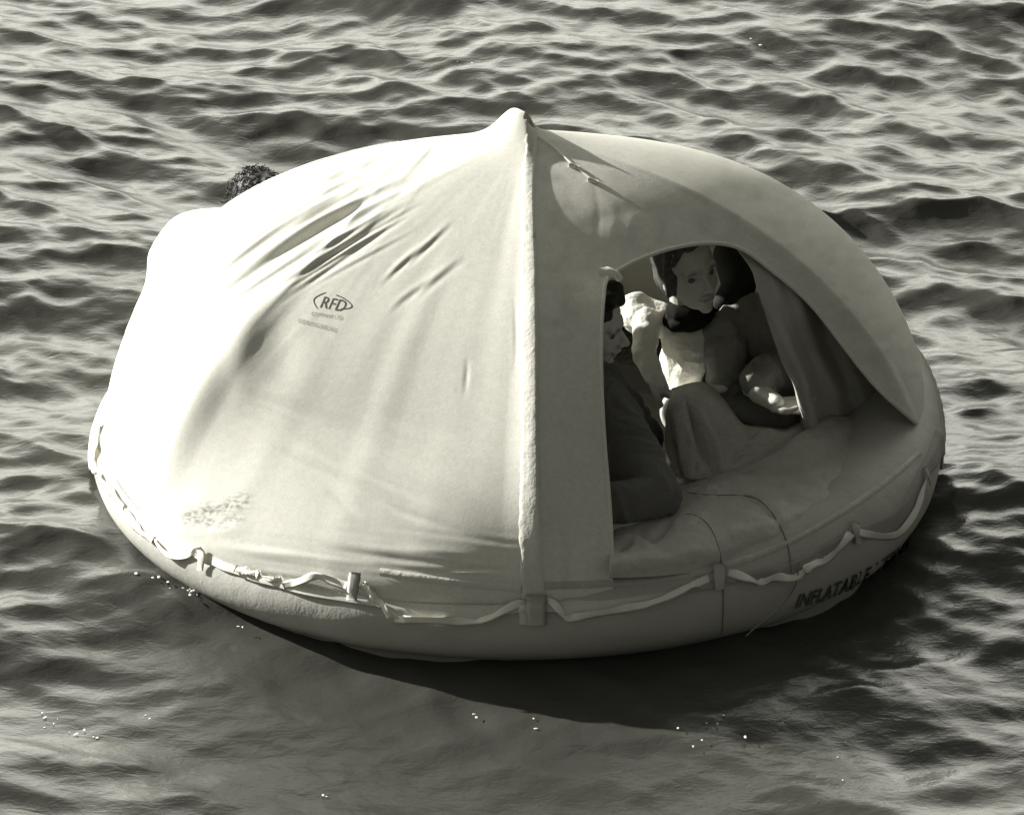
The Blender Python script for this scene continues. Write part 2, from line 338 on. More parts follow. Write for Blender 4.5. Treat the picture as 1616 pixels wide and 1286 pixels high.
dirt_tone = np.clip(dirt_tone + .03 * np.clip(noise3(cvert, 9), 0, 1), 0, .9)
# openings
DOOR = [(968, 935), (963, 800), (954, 700), (949, 600), (949, 520), (953, 465), (957, 441), (975, 427), (1010, 409), (1060, 392), (1110, 384), (1148, 386), (1180, 398),
        (1215, 425), (1255, 457), (1290, 492), (1330, 545), (1380, 608), (1420, 645), (1460, 680), (1500, 760), (1500, 930)]
DOORs = catmull(DOOR[1:20], 160); DOORs = np.vstack([[DOOR[0]], DOORs, DOOR[20:]])
cen = cvert[cf].mean(1); uc = proj(cen); thc = th.reshape(-1)[cf[:, 0]]; tc_ = tt.reshape(-1)[cf[:, 0]]
frf = front.reshape(-1)[cf].all(1) | ((thc > R(-75)) & (thc < R(-10)))
kill = in_poly(uc, DOORs) & frf & (thc < R(5)) & (thc > R(-95))
RW = (R(134), R(30), .76, .36)
def rear_e(a, t): return ((a - RW[0]) / RW[1]) ** 2 + ((t - RW[2]) / RW[3]) ** 2
kill |= (rear_e(thc, tc_) < 1) & ~front.reshape(-1)[cf].any(1)
keep = cf[~kill]
# snap the cut edges on to their outlines
used_k = np.zeros(len(cvert), bool); used_k[cf[kill].ravel()] = True; used = np.zeros(len(cvert), bool); used[keep.ravel()] = True
edge = np.where(used_k & used)[0]
thf = th.reshape(-1); ttf = tt.reshape(-1)
_, _, _, near = seg_dist(UV[edge], DOORs[:-2])
for e, q in zip(edge, near):
    if rear_e(thf[e], ttf[e]) < 1.3:
        a, t = thf[e] - RW[0], ttf[e] - RW[2]; s_ = 1 / math.sqrt(max(rear_e(thf[e], ttf[e]), 1e-6))
        cvert[e] = canopy(np.array(RW[0] + a * s_), np.array(RW[2] + t * s_))
    elif np.hypot(*(UV[e] - q)) < 12:
        h = hit(bv_base, *q)
        if h[0] is not None and (Vector(cvert[e]) - h[0]).length < .08: cvert[e] = h[0]
idx = -np.ones(len(cvert), int); uu = np.unique(keep); idx[uu] = np.arange(len(uu))
can = mesh('canopy', cvert[uu], idx[keep], M['canopy'], raft, attr=dirt_tone[uu])
can.data.materials.append(M['lining']); solidify(can, .004, -1, 1)

# tubes: one lofted ring
def ring(name, prof, m, n=420, attrf=None, w_=True, jig=0):
    a = np.linspace(-np.pi, np.pi, n, endpoint=False)[:, None]; prof = np.array(prof)
    r = tubeR(a) + prof[None, :, 0]; z = prof[None, :, 1] + (rimZ(a) - .245) * np.clip((prof[None, :, 1] + .02) / .26, 0, 1)
    P = np.stack([XC + r * np.cos(a), r * np.sin(a), z + 0 * r], -1)
    if jig: P += grid_normals(P, True) * (jig * noise3(P, 7))[..., None]
    F = gridF(n, P.shape[1], True)
    q_ = P.reshape(-1, 3); wet = smooth(.115, .05, q_[:, 2] + .018 * noise3(q_, 8)) * .6 + .25 * np.clip(noise3(q_ * np.array([1, 1, 2.5]), 6, 1) - .1, 0, 1)
    return mesh(name, q_, F, m, raft, attr=wet)
def arc(c, r, a0, a1, n, sy=1.0): return [(c[0] + r * math.cos(R(a)), c[1] + r * sy * math.sin(R(a))) for a in np.linspace(a0, a1, n)]
up_prof = arc((-.118, .165), .148, -62, 298, 56, .86)
low_prof = arc((-.150, -.01), .130, -100, 100, 30, .85)
upper = ring('upper_tube', up_prof, M['tube'], jig=.0025); lower = ring('lower_tube', low_prof, M['tube'], jig=.002)
a = np.linspace(-np.pi, np.pi, 120, endpoint=False)[:, None]; rr_ = np.array([1.0, .8, .5, .2, .01])[None]
P = np.stack([XC + (rimR(a) - .14) * rr_ * np.cos(a), (rimR(a) - .14) * rr_ * np.sin(a), .03 + .01 * noise3(np.stack([rr_ * np.cos(a) * 1, rr_ * np.sin(a), 0 * a * rr_], -1), 4)], -1)
mesh('raft_floor', P.reshape(-1, 3), gridF(120, 5, True), M['tube'], raft)
# rim band where the canopy is glued to the tube
band = [(.012, .285), (.030, .262), (.0375, .235), (.0405, .21), (.0375, .208), (.028, .235), (.010, .262), (-.01, .283)]
# canopy skirt hangs down over the tube: lower on the sunny left side
n_ = 700; a = np.linspace(-np.pi, np.pi, n_, endpoint=False)
LOOPLINE = [(100, 735), (155, 742), (168, 766), (196, 802), (243, 852), (258, 868), (278, 880), (312, 868), (340, 885), (372, 898), (446, 912), (470, 918), (500, 908), (548, 924), (572, 921), (600, 948), (617, 972), (660, 978), (765, 977), (834, 948), (859, 948), (902, 974), (985, 960), (1030, 950), (1118, 914), (1148, 905), (1202, 918), (1250, 911), (1282, 890), (1325, 862), (1342, 842), (1368, 844), (1415, 840), (1440, 812), (1462, 755), (1500, 700)]
LLx, LLy = np.array(LOOPLINE, float).T
def tube_pt(a, z):
    dz = np.clip((.165 + (rimZ(a) - .245) - z) / (.148 * .86), -1, 1); r = tubeR(a) + np.maximum(np.sqrt(1 - dz ** 2) * .148 - .118 + .006, 0)
    return np.stack([XC + r * np.cos(a), r * np.sin(a), z], -1)
drop = np.full(n_, .09)
for i_, a_ in enumerate(a):
    if math.sin(a_) < .35:
        for dz_ in np.linspace(.012, .17, 80):
            q_ = proj(tube_pt(np.array(a_), rimZ(a_) - dz_))
            if q_[1] >= np.interp(q_[0], LLx, LLy): break
        drop[i_] = dz_
drop = np.convolve(np.concatenate([drop[-3:], drop, drop[:3]]), [.1, .2, .4, .2, .1], 'same')[3:-3]
def skirt_drop(a): return drop
rows = []
for k in np.linspace(0, 1, 12):
    z = rimZ(a) + .004 - k * (skirt_drop(a) + .004)
    dz = (.165 + (rimZ(a) - .245) - z) / (.148 * .86); out = np.sqrt(np.clip(1 - dz ** 2, 0, 1)) * .148 - .118
    r = rimR(a) + (tubeR(a) - rimR(a) + np.maximum(out + .006, 0)) * min(1, k * 3) + .0035 + .002 * np.sin(a * 60 + 8 * np.sin(a * 5)) * k
    rows.append(np.stack([XC + r * np.cos(a), r * np.sin(a), z], -1))
SK = np.stack(rows, 1)
skirt = mesh('canopy_skirt', SK.reshape(-1, 3), gridF(n_, 12, True), M['canopy'], raft, attr=np.clip(np.clip(noise3(SK.reshape(-1, 3), 14) * .2 - .02, 0, 1) + .55 * smooth(.25, .5, SK[..., 0]).ravel() + .12 * smooth(-.6, .1, SK[..., 0]).ravel(), 0, 1)); solidify(skirt, .003, 1)  # skirt colour grows greyer towards the right, close to the apron grey

dg = bpy.context.evaluated_depsgraph_get()
def bvh_of(objs):
    VV, FF = [], []
    for o in objs:
        b0 = len(VV); VV += [tuple(v.co) for v in o.data.vertices]; FF += [tuple(b0 + i for i in p.vertices) for p in o.data.polygons]
    return BVHTree.FromPolygons(VV, FF)
BV = bvh_of([can, upper, lower, skirt])
def surf_pts(pts, off):
    out = []; lastn = Vector((0, -1, 0))
    for p in pts:
        h = hit(BV, *p)
        if h[0] is None or (out and (Vector(out[-1][0]) - h[0]).length > .12):
            if out: out.append((out[-1][0].copy(), out[-1][1].copy()));
            continue
        n_ = h[1]; 
        if n_.dot(Vector(CAM) - h[0]) < 0: n_ = -n_
        out.append((np.array(h[0] + n_ * off), np.array(n_)))
    return out
def ribbon(name, px, width, m, parent, off=.004, thick=.0025, step=4, lift=None, seed=0, twist=0):
    L = np.hypot(*np.diff(np.array(px, float), axis=0).T).sum(); c = catmull(px, max(6, int(L / step)))
    sp = surf_pts(c, off)
    if len(sp) < 4: print('RIBBON MISS', name, px[0]); return None
    Pn = np.array([s[0] for s in sp]); Nn = np.array([s[1] for s in sp])
    for _ in range(2):
        Pn[1:-1] = (Pn[:-2] + 2 * Pn[1:-1] + Pn[2:]) / 4; Nn[1:-1] = (Nn[:-2] + 2 * Nn[1:-1] + Nn[2:]) / 4
    T = np.gradient(Pn, axis=0); T /= np.linalg.norm(T, axis=1, keepdims=True) + 1e-9
    Nn -= (Nn * T).sum(1, keepdims=True) * T; Nn /= np.linalg.norm(Nn, axis=1, keepdims=True) + 1e-9
    B = np.cross(Nn, T); g = np.random.default_rng(seed); s = np.linspace(0, 1, len(Pn))
    if lift: Pn = Pn + Nn * (lift * np.sin(s * np.pi) ** .8)[:, None]
    tw = twist * np.sin(s * np.pi * (2 + 2 * g.random()) + g.random() * 6); ca, sa = np.cos(tw)[:, None], np.sin(tw)[:, None]
    B2 = B * ca + Nn * sa; N2 = Nn * ca - B * sa
    ww = width / 550 / 2 * (1 + .18 * noise3(np.stack([s * 9, 0 * s + seed, 0 * s], -1), 1.0))[:, None]
    q = np.stack([Pn + B2 * ww, Pn + N2 * thick / 2 + B2 * ww * .5, Pn + N2 * thick / 2 - B2 * ww * .5, Pn - B2 * ww, Pn - N2 * thick / 2 - B2 * ww * .5, Pn - N2 * thick / 2 + B2 * ww * .5], 1)
    k = 6; F = [[i * k + j, (i + 1) * k + j, (i + 1) * k + (j + 1) % k, i * k + (j + 1) % k] for i in range(len(Pn) - 1) for j in range(k)]
    F += [list(range(k))[::-1], [(len(Pn) - 1) * k + j for j in range(k)]]
    return mesh(name, q.reshape(-1, 3), F, m, parent)
def tube(name, P, r, m, parent=None, k=7, r1=None):
    P = np.array(P, float); T = np.gradient(P, axis=0); T /= np.linalg.norm(T, axis=1, keepdims=True) + 1e-9
    ref = np.array([.3, .2, .93]); A = np.cross(T, ref); A /= np.linalg.norm(A, axis=1, keepdims=True) + 1e-9; B = np.cross(T, A)
    rad = np.linspace(r, r if r1 is None else r1, len(P))[:, None, None]; an = np.linspace(0, 2 * np.pi, k, endpoint=False)
    q = P[:, None] + rad * (A[:, None] * np.cos(an)[None, :, None] + B[:, None] * np.sin(an)[None, :, None])
    F = [[i * k + j, (i + 1) * k + j, (i + 1) * k + (j + 1) % k, i * k + (j + 1) % k] for i in range(len(P) - 1) for j in range(k)]
    F += [list(range(k))[::-1], [(len(P) - 1) * k + j for j in range(k)]]
    if name is None: return q.reshape(-1, 3), F
    return mesh(name, q.reshape(-1, 3), F, m, parent)

# arch seam tape over the front arch
def strip(name, left, right, m, off, rows=10, n=260, rag=0, attrs=None, th_=.002):
    Lc = catmull(left, n); Rc = catmull(right, n); V = []
    for i in range(n):
        for j in range(rows):
            f = j / (rows - 1); p = Lc[i] * (1 - f) + Rc[i] * f
            if rag: p = p + np.array([rag * (1 - f) ** 3 * (noise3(np.array([[i / 9, 0, 0]]), 1.)[0] + .5 * noise3(np.array([[i / 2.5, 3, 0]]), 1.)[0]), 0])
            h = hit(BV, *p)
            if h[0] is None: V.append(V[-rows] if len(V) >= rows else V[-1]); continue
            nn = h[1] if h[1].dot(Vector(CAM) - h[0]) > 0 else -h[1]
            e = off * (1 if 0 < j < rows - 1 else .3); V.append(np.array(h[0] + nn * e))
    V = np.array(V).reshape(n, rows, 3)
    for _ in range(2): V[1:-1] = (V[:-2] + 2 * V[1:-1] + V[2:]) / 4
    V = V.reshape(-1, 3); uv = proj(V); at = np.zeros(len(V))
    if attrs: at = attrs(uv)
    return mesh(name, V, gridF(n, rows), m, raft, attr=at)
def seam_d(uv):
    k = noise3(np.stack([uv[:, 0] / 6, uv[:, 1] / 14, 0 * uv[:, 0]], -1), 1.0)
    z = np.exp(-((uv[:, 1] - 370) / 35) ** 2) + .8 * np.exp(-((uv[:, 1] - 235) / 22) ** 2) + .25
    return np.clip((k - .25) * z * .9, 0, .6)
strip('arch_seam', [(829, 212), (824, 300), (822, 450), (822, 700), (821, 860), (820, 985)], [(850, 214), (843, 300), (848, 450), (851, 700), (856, 860), (862, 985)], M['seam'], .0045, rag=4, attrs=seam_d)
strip('rim_seam', [(600, 896), (700, 911), (780, 918), (822, 922)], [(600, 909), (700, 923), (780, 931), (822, 935)], M['seam'], .004, rows=5, n=90, rag=1)
strip('rim_seam', [(858, 918), (950, 915), (1050, 906), (1140, 888), (1250, 848), (1370, 775), (1448, 712)], [(858, 930), (950, 927), (1050, 917), (1140, 899), (1250, 858), (1376, 783), (1455, 718)], M['apron'], .003, rows=5, n=160)

# grab line: white webbing loops held down by patches
loops = [
 [(160, 672), (154, 690), (153, 712), (150, 730), (155, 750)], [(158, 752), (168, 766), (180, 778), (196, 802)], [(198, 806), (212, 822), (228, 842), (243, 852)],
 [(245, 852), (258, 868), (278, 880), (300, 878), (312, 866)], [(372, 898), (392, 903), (408, 908)], [(410, 903), (420, 910), (436, 915), (446, 912)], [(448, 925), (470, 918), (500, 908), (520, 914), (548, 924)],
 [(572, 921), (588, 935), (600, 948), (617, 972)], [(622, 976), (660, 978), (720, 979), (765, 977), (800, 962), (834, 948)],
 [(859, 948), (876, 955), (890, 970), (902, 974), (935, 969), (985, 960), (1030, 950), (1075, 932), (1118, 914)],
 [(1148, 905), (1175, 912), (1202, 918), (1222, 911), (1250, 911), (1268, 902)], [(1268, 900), (1282, 890), (1305, 880), (1325, 862), (1342, 842)],
 [(1352, 840), (1368, 844), (1392, 846), (1415, 840), (1438, 812), (1450, 785), (1460, 758)],
]
for i, lp in enumerate(loops):
    ribbon('grab_line', lp, 13 if i not in (3, 5) else 9, M['web'], raft, off=.005, thick=.0012, lift=.004, seed=i, twist=.6)
for pts, wd in (([(563, 903), (560, 925), (557, 948)], 18), ([(846, 936), (846, 960), (847, 985)], 30), ([(318, 862), (322, 880), (320, 900)], 14), ([(1133, 893), (1134, 912), (1134, 930)], 17), ([(1347, 826), (1349, 842), (1350, 858)], 13), ([(1456, 742), (1460, 752), (1462, 762)], 12)):
    ribbon('line_patch', pts, wd, M['patch'] if pts[0][0] > 400 else M['canopy'], raft, off=.011, thick=.004)

# sheet through photo-space control rows at given depths
def sheet(name, rows, m, parent, nu=60, nv=40, wr=None, th_=.004, lab=None, nz=.003):
    ctl = np.array([[P3(*p) for p in r] for r in rows])             # rows x cols x 3
    A = catmull(ctl, nv); A = np.swapaxes(catmull(np.swapaxes(A, 0, 1), nu), 0, 1)
    Nn = grid_normals(A); sgn = np.sign(((CAM - A) * Nn).sum(-1).mean()); Nn *= sgn
    A = A + Nn * (nz * noise3(A, 13) + nz * .4 * noise3(A, 38, 1))[..., None]
    if wr:
        uv = proj(A).reshape(-1, 2); d_ = np.zeros(len(uv))
        for poly, hw, dep in wr:
            d, fr, sg, _ = seg_dist(uv, catmull(poly, 20)); d_ += dep * 1e-3 * np.exp(-(d / hw) ** 2) * np.clip(np.sin(fr * np.pi) + .25, 0, 1)
        A = A + Nn * d_.reshape(A.shape[:2])[..., None]
    o = mesh(name, A.reshape(-1, 3), gridF(nv, nu), m, parent, attr=np.zeros(nu * nv)); solidify(o, th_, 0); return o
# rear-left shoulder flap, lit by the sun beyond the ridge
sheet('rear_door_flap', [
 [(198, 525, .12), (230, 445, .30), (237, 398, .38), (262, 358, .45), (290, 337, .50), (354, 328, .55)],
 [(203, 535, -.04), (240, 465, .06), (252, 415, .14), (280, 376, .22), (306, 352, .28), (360, 336, .34)],
 [(222, 545, -.06), (268, 475, .02), (284, 430, .08), (310, 392, .14), (335, 362, .22), (370, 340, .30)],
 [(250, 560, .05), (310, 500, .10), (330, 450, .16), (350, 420, .22), (375, 390, .30), (410, 360, .38)]], M['canopy'], raft, nz=.002)
# apron: proofed cloth over the tube under the doorway
apr = sheet('door_apron', [
 [(958, 912, -1.2), (1050, 908, -1.15), (1150, 892, -1.07), (1270, 845, -.93), (1375, 778, -.68), (1452, 718, -.38)],
 [(962, 885, -1.17), (1052, 876, -1.12), (1150, 856, -1.03), (1262, 815, -.88), (1362, 750, -.62), (1450, 700, -.33)],
 [(970, 842, -1.0), (1060, 830, -.98), (1140, 808, -.9), (1238, 772, -.76), (1345, 715, -.52), (1440, 688, -.30)],
 [(985, 812, -.84), (1075, 785, -.80), (1140, 762, -.74), (1235, 738, -.60), (1325, 690, -.42), (1425, 668, -.22)],
 [(985, 795, -.7), (1075, 768, -.66), (1140, 748, -.62), (1225, 715, -.50), (1300, 664, -.33), (1395, 646, -.16)],
 [(985, 800, -.58), (1075, 775, -.55), (1140, 760, -.5), (1225, 725, -.40), (1300, 675, -.22), (1390, 660, -.05)]], M['apron'], raft, nu=150, nv=90,
 wr=[([(1080, 790), (1150, 782), (1190, 790), (1230, 830), (1245, 880)], 5, -7.5), ([(1100, 800), (1150, 805), (1200, 815)], 12, 7.5), ([(1000, 838), (1030, 850), (1058, 826)], 6, -13.5), ([(970, 850), (1010, 852), (1030, 870)], 6, 12.0),
     ([(975, 870), (1000, 852)], 5, -12.0), ([(1058, 826), (1075, 836), (1100, 822)], 6, 9.0), ([(1290, 700), (1360, 672), (1420, 680)], 14, 9.0), ([(1340, 660), (1390, 672), (1440, 694)], 5, -9.0), ([(1380, 655), (1420, 668), (1450, 692)], 5, 9.0),
     ([(1240, 760), (1330, 710), (1400, 690)], 18, -9.0), ([(1350, 740), (1400, 715), (1445, 700)], 5, 6.0), ([(1130, 850), (1250, 815), (1340, 760)], 8, 6.0), ([(1160, 870), (1270, 830), (1360, 765)], 5, -4.5)], nz=.008)
at = apr.data.attributes['dirt_tone']; uv = proj(np.array([v.co for v in apr.data.vertices])); dv = np.zeros(len(uv))
for c_, s_ in (((1105, 765), 16), ((1130, 775), 9), ((1120, 795), 7), ((1275, 722), 4), ((1290, 735), 10)):
    dv += np.exp(-(np.hypot((uv[:, 0] - c_[0]) / 1.8, uv[:, 1] - c_[1]) / s_) ** 2) * np.clip(noise3(np.stack([uv[:, 0] / 4, uv[:, 1] / 4, 0 * uv[:, 0]], -1), 1.) + .1, 0, 1)
at.data.foreach_set('value', np.clip(dv * .8, 0, 1).astype(np.float32))
# rolled hem round the doorway
hp = []
for q in [(967, 905), (966, 870), (964.5, 835)] + list(DOORs[1:-4:2]):
    h = hit(bv_base, *q)
    if h[0] is not None: hp.append(np.array(h[0]))
hp = np.array(hp)
for _ in range(3): hp[1:-1] = (hp[:-2] + 2 * hp[1:-1] + hp[2:]) / 4
tube('door_hem', hp, .0055, M['canopy'], raft, k=8)
tube('door_toggle', [P3(948, 430, hp[20][1] - .02), P3(958, 428, hp[20][1] - .03), P3(972, 433, hp[20][1] - .03), P3(978, 440, hp[20][1] - .02)], .014, M['canopy'], raft, k=10, r1=.009)
# tied-back curtain
CR = [
 [(1163, 391, -0.52), (1168, 390, -0.57), (1176, 390, -0.59), (1185, 390, -0.58), (1192, 391, -0.53), (1206, 393, -0.38), (1226, 395, -0.34), (1248, 397, -0.17), (1271, 399, -0.15), (1301, 402, 0.04), (1326, 405, 0.16)],
 [(1185, 426, -0.46), (1190, 425, -0.51), (1198, 425, -0.53), (1207, 425, -0.52), (1214, 426, -0.47), (1228, 428, -0.37), (1248, 430, -0.34), (1270, 432, -0.21), (1293, 434, -0.20), (1323, 437, -0.05), (1348, 440, 0.04)],
 [(1203, 481, -0.39), (1208, 480, -0.44), (1216, 480, -0.46), (1225, 480, -0.45), (1232, 481, -0.40), (1246, 483, -0.34), (1266, 485, -0.32), (1288, 487, -0.23), (1311, 489, -0.22), (1341, 492, -0.11), (1366, 495, -0.05)],
 [(1225, 546, -0.36), (1230, 545, -0.41), (1238, 545, -0.43), (1247, 545, -0.42), (1254, 546, -0.37), (1268, 548, -0.33), (1288, 550, -0.31), (1310, 552, -0.23), (1333, 554, -0.22), (1363, 557, -0.13), (1388, 560, -0.08)],
 [(1251, 606, -0.35), (1256, 605, -0.40), (1264, 605, -0.42), (1273, 605, -0.41), (1280, 606, -0.36), (1294, 608, -0.32), (1314, 610, -0.31), (1336, 612, -0.24), (1359, 614, -0.23), (1389, 617, -0.15), (1414, 620, -0.10)],
 [(1267, 679, -0.31), (1272, 678, -0.36), (1280, 678, -0.38), (1289, 678, -0.37), (1296, 679, -0.32), (1310, 681, -0.28), (1330, 683, -0.27), (1352, 685, -0.20), (1375, 687, -0.19), (1405, 690, -0.11), (1430, 693, -0.06)]]
for r_ in CR:
    for k_ in range(len(r_)):
        h = bv_base.ray_cast(Vector(CAM), Vector(rdir(*r_[k_][:2])))
        if h[0] is not None and h[0].y > -1.2: r_[k_] = (r_[k_][0], r_[k_][1], max(r_[k_][2], h[0].y + .022))
curt = sheet('door_curtain', CR, M['curtain'], raft, nu=110, nv=90, nz=.005)
# lashing cords over the apron
def on_apron(pts, off=.0015):
    bv = bvh_of([apr, upper, lower, skirt]); out = []
    for p in catmull(pts, 60):
        h = bv.ray_cast(Vector(CAM), Vector(rdir(*p)))
        if h[0] is not None:
            nn = h[1] if h[1].dot(Vector(CAM) - h[0]) > 0 else -h[1]; out.append(np.array(h[0] + nn * off))
    out = np.array(out)
    for _ in range(3): out[1:-1] = (out[:-2] + 2 * out[1:-1] + out[2:]) / 4
    return out
tube('lashing_cord', on_apron([(1082, 812), (1100, 815), (1120, 832), (1133, 862), (1139, 900), (1141, 950), (1139, 1000)]), .0019, M['cord'], raft)
tube('lashing_cord', on_apron([(1085, 778), (1120, 782), (1180, 783), (1208, 798), (1232, 832), (1245, 872), (1248, 905)]), .0019, M['cord'], raft)
e1 = on_apron([(1258, 888), (1254, 915), (1246, 935)], .010)
tube('trailing_cord', catmull(np.vstack([e1[::12], [P3(1238, 950, -1.12)], [P3(1215, 972, -1.2)], [P3(1190, 992, -1.24)], [P3(1178, 1003, -1.26)]]), 50), .0018, M['cord'], raft)
tube('rope_end', [P3(1478, 672, -.12), P3(1484, 690, -.16), P3(1487, 715, -.2), P3(1486, 740, -.24)], .005, M['cord'], raft)
ribbon('tie_tape', [(845, 214), (872, 232), (905, 262), (936, 286)], 4, M['web'], raft, off=.003, thick=.003)
for q in ((906, 262), (936, 285)):
    h = hit(BV, *q); tube('tie_knot', [np.array(h[0]) + np.array([-.012, -.004, .004]), np.array(h[0]) + np.array([0, -.010, .004]), np.array(h[0]) + np.array([.012, -.006, -.004])], .006, M['web'], raft)

# lettering, projected on to the cloth
def text(s, name, org, ex, ey, m, size_px, shear=0, bv=None, off=.0007, spacing=1.0, bold=0, flip=False):
    cu = bpy.data.curves.new(name, 'FONT'); cu.body = s; cu.size = 1; cu.shear = shear; cu.space_character = spacing; cu.offset = bold; cu.resolution_u = 3
    o = bpy.data.objects.new(name, cu); COL.objects.link(o); dg = bpy.context.evaluated_depsgraph_get(); dg.update()
    me = bpy.data.meshes.new_from_object(o.evaluated_get(dg)); bpy.data.objects.remove(o)
    org, ex, ey = np.array(org, float), np.array(ex, float), np.array(ey, float); W_ = max(v.co.x for v in me.vertices)
    bmm = bmesh.new(); bmm.from_mesh(me); bmesh.ops.triangulate(bmm, faces=bmm.faces)
    bmesh.ops.subdivide_edges(bmm, edges=[e for e in bmm.edges if e.calc_length() > .15], cuts=2); bmm.to_mesh(me)
    for v in me.vertices:
        p = org + ex * (v.co.x / W_) + ey * (v.co.y / .7) if not callable(getattr(org, 'x', None)) else org
        h = (bv or BV).ray_cast(Vector(CAM), Vector(rdir(*p)))
        if h[0] is not None:
            nn = h[1] if h[1].dot(Vector(CAM) - h[0]) > 0 else -h[1]; v.co = h[0] + nn * off
    return link(name, me, m, raft, False)
text('RFD', 'printed_emblem', (503, 485), (43, 8), (1, -19), M['ink'], 20, shear=.45)
for pl in ([(514, 461.5), (504, 466), (495, 471.5), (496, 479), (501, 487)], [(531, 466), (543, 471), (556, 482), (550, 487), (538, 488)]):
    ribbon('emblem_outline', pl, 1.6, M['ink'], raft, off=.0006, thick=.0006, step=3)
text('COMPANY LTD', 'printed_emblem', (491, 498), (50, 7), (.3, -6), M['faint_ink'], 6)
text('GODALMING ENGLAND', 'printed_emblem', (470, 509), (62, 16), (.3, -7), M['faint_ink'], 7)
# raft name along the shaded lower edge of the tube, following the curve
curve_pts = catmull([(1252, 958), (1296, 946), (1338, 929), (1380, 907), (1418, 880), (1446, 848)], 200)
cu = bpy.data.curves.new('t', 'FONT'); cu.body = 'INFLATABLE LIFERAFT'; cu.size = 1; cu.shear = .35; cu.offset = .02
o = bpy.data.objects.new('t', cu); COL.objects.link(o); dg = bpy.context.evaluated_depsgraph_get(); dg.update()
me = bpy.data.meshes.new_from_object(o.evaluated_get(dg)); bpy.data.objects.remove(o); W_ = max(v.co.x for v in me.vertices)
for v in me.vertices:
    f = np.clip(v.co.x / W_, 0, 1) * 198; p = curve_pts[int(f)] * (1 - f % 1) + curve_pts[int(f) + 1] * (f % 1) + np.array([2, -20]) * (v.co.y / .7)
    h = hit(BV, *p)
    if h[0] is not None:
        nn = h[1] if h[1].dot(Vector(CAM) - h[0]) > 0 else -h[1]; v.co = h[0] + nn * .005
link('raft_lettering', me, M['black_ink'], raft, False)

# ------------------------------------------------------------------ people
def prim_mesh(prims):
    """prims: ('e', centre, radii, 3x3 or None) ellipsoid; ('c', a, b, ra, rb) tapered capsule"""
    V, F = [], []
    def add(v, f):
        b0 = len(V); V.extend(v); F.extend([[b0 + i for i in q] for q in f])
    nu, nv = 18, 12
    sp = [(math.sin(p) * math.cos(t), math.sin(p) * math.sin(t), math.cos(p)) for p in np.linspace(.001, math.pi - .001, nv) for t in np.linspace(0, 2 * math.pi, nu, endpoint=False)]
    sf = [[i * nu + j, i * nu + (j + 1) % nu, (i + 1) * nu + (j + 1) % nu, (i + 1) * nu + j] for i in range(nv - 1) for j in range(nu)] + [list(range(nu))[::-1], [(nv - 1) * nu + j for j in range(nu)]]
    sp = np.array(sp)
    for p in prims:
        if p[0] == 'e':
            v = sp * np.array(p[2]); 
            if len(p) > 3 and p[3] is not None: v = v @ np.array(p[3]).T
            add(v + np.array(p[1]), [q[::-1] for q in sf])
        else:
            a_, b_, ra, rb = np.array(p[1], float), np.array(p[2], float), p[3], p[4]
            add(sp * ra + a_, [q[::-1] for q in sf]); add(sp * rb + b_, [q[::-1] for q in sf])
            if np.linalg.norm(b_ - a_) > 1e-4:
                v, f = tube(None, [a_, b_], ra, None, k=18, r1=rb); add(v, f)
    return V, F
def blob(name, prims, m, parent, vox=.005, smo=4, post=None, attrf=None):
    V, F = prim_mesh(prims); o = mesh(name, V, F, None, parent)
    o.data.materials.clear()
    r = o.modifiers.new('r', 'REMESH'); r.mode = 'VOXEL'; r.voxel_size = vox; s = o.modifiers.new('s', 'SMOOTH'); s.factor = .5; s.iterations = smo
    bake(o); me = o.data; me.materials.clear(); me.materials.append(m)
    Vv = np.array([v.co for v in me.vertices]); Nn = np.array([v.normal for v in me.vertices])
    if post is not None: Vv = post(Vv, Nn); me.vertices.foreach_set('co', Vv.ravel()); me.update()
    at = me.attributes.new('dirt_tone', 'FLOAT', 'POINT')
    if attrf is not None: at.data.foreach_set('value', attrf(Vv).astype(np.float32))
    me.polygons.foreach_set('use_smooth', [True] * len(me.polygons)); return o
def frame(c, f, roll=0):
    """head frame: columns right(+x local), forward(+y), up(+z)"""
    f = np.array(f, float); f /= np.linalg.norm(f); r = np.cross(f, [0, 0, 1]); r /= np.linalg.norm(r); u = np.cross(r, f)
    cr, sr = math.cos(roll), math.sin(roll); r2 = r * cr + u * sr; u2 = u * cr - r * sr
    return np.array(c, float), np.stack([r2, f, u2], 1)
def head_prims(c, B, s=1.0, neck=True):
    g = lambda x, y, z: c + B @ (np.array([x, y, z]) * s)
    E = lambda x, y, z, a, b, c_: ('e', g(x, y, z), (a * s, b * s, c_ * s), B)
    C_ = lambda p, q, a, b: ('c', g(*p), g(*q), a * s, b * s)
    L = [E(0, -.012, .035, .076, .094, .084), E(0, .030, -.015, .064, .062, .088), E(0, .040, -.07, .047, .044, .036), E(0, .070, -.096, .020, .018, .016),
         E(.034, .052, -.030, .024, .026, .028), E(-.034, .052, -.030, .024, .026, .028), C_((0, .088, .006), (0, .110, -.026), .007, .0115), E(.0105, .100, -.031, .008, .009, .007), E(-.0105, .100, -.031, .008, .009, .007),
         C_((-.044, .072, .024), (-.012, .084, .020), .009, .009), C_((.044, .070, .024), (.012, .084, .020), .009, .009), C_((-.018, .088, -.056), (0, .096, -.053), .005, .007), C_((.018, .088, -.056), (0, .096, -.053), .005, .007),
         C_((-.014, .086, -.067), (.014, .086, -.067), .007, .007), E(.074, -.002, -.012, .008, .020, .032), E(-.074, -.002, -.012, .008, .020, .032)]
    if neck: L.append(C_((0, -.018, -.07), (0, -.035, -.15), .050, .048))
    return L
def head_local(c, B, V, s=1.0): return ((V - c) @ B) / s
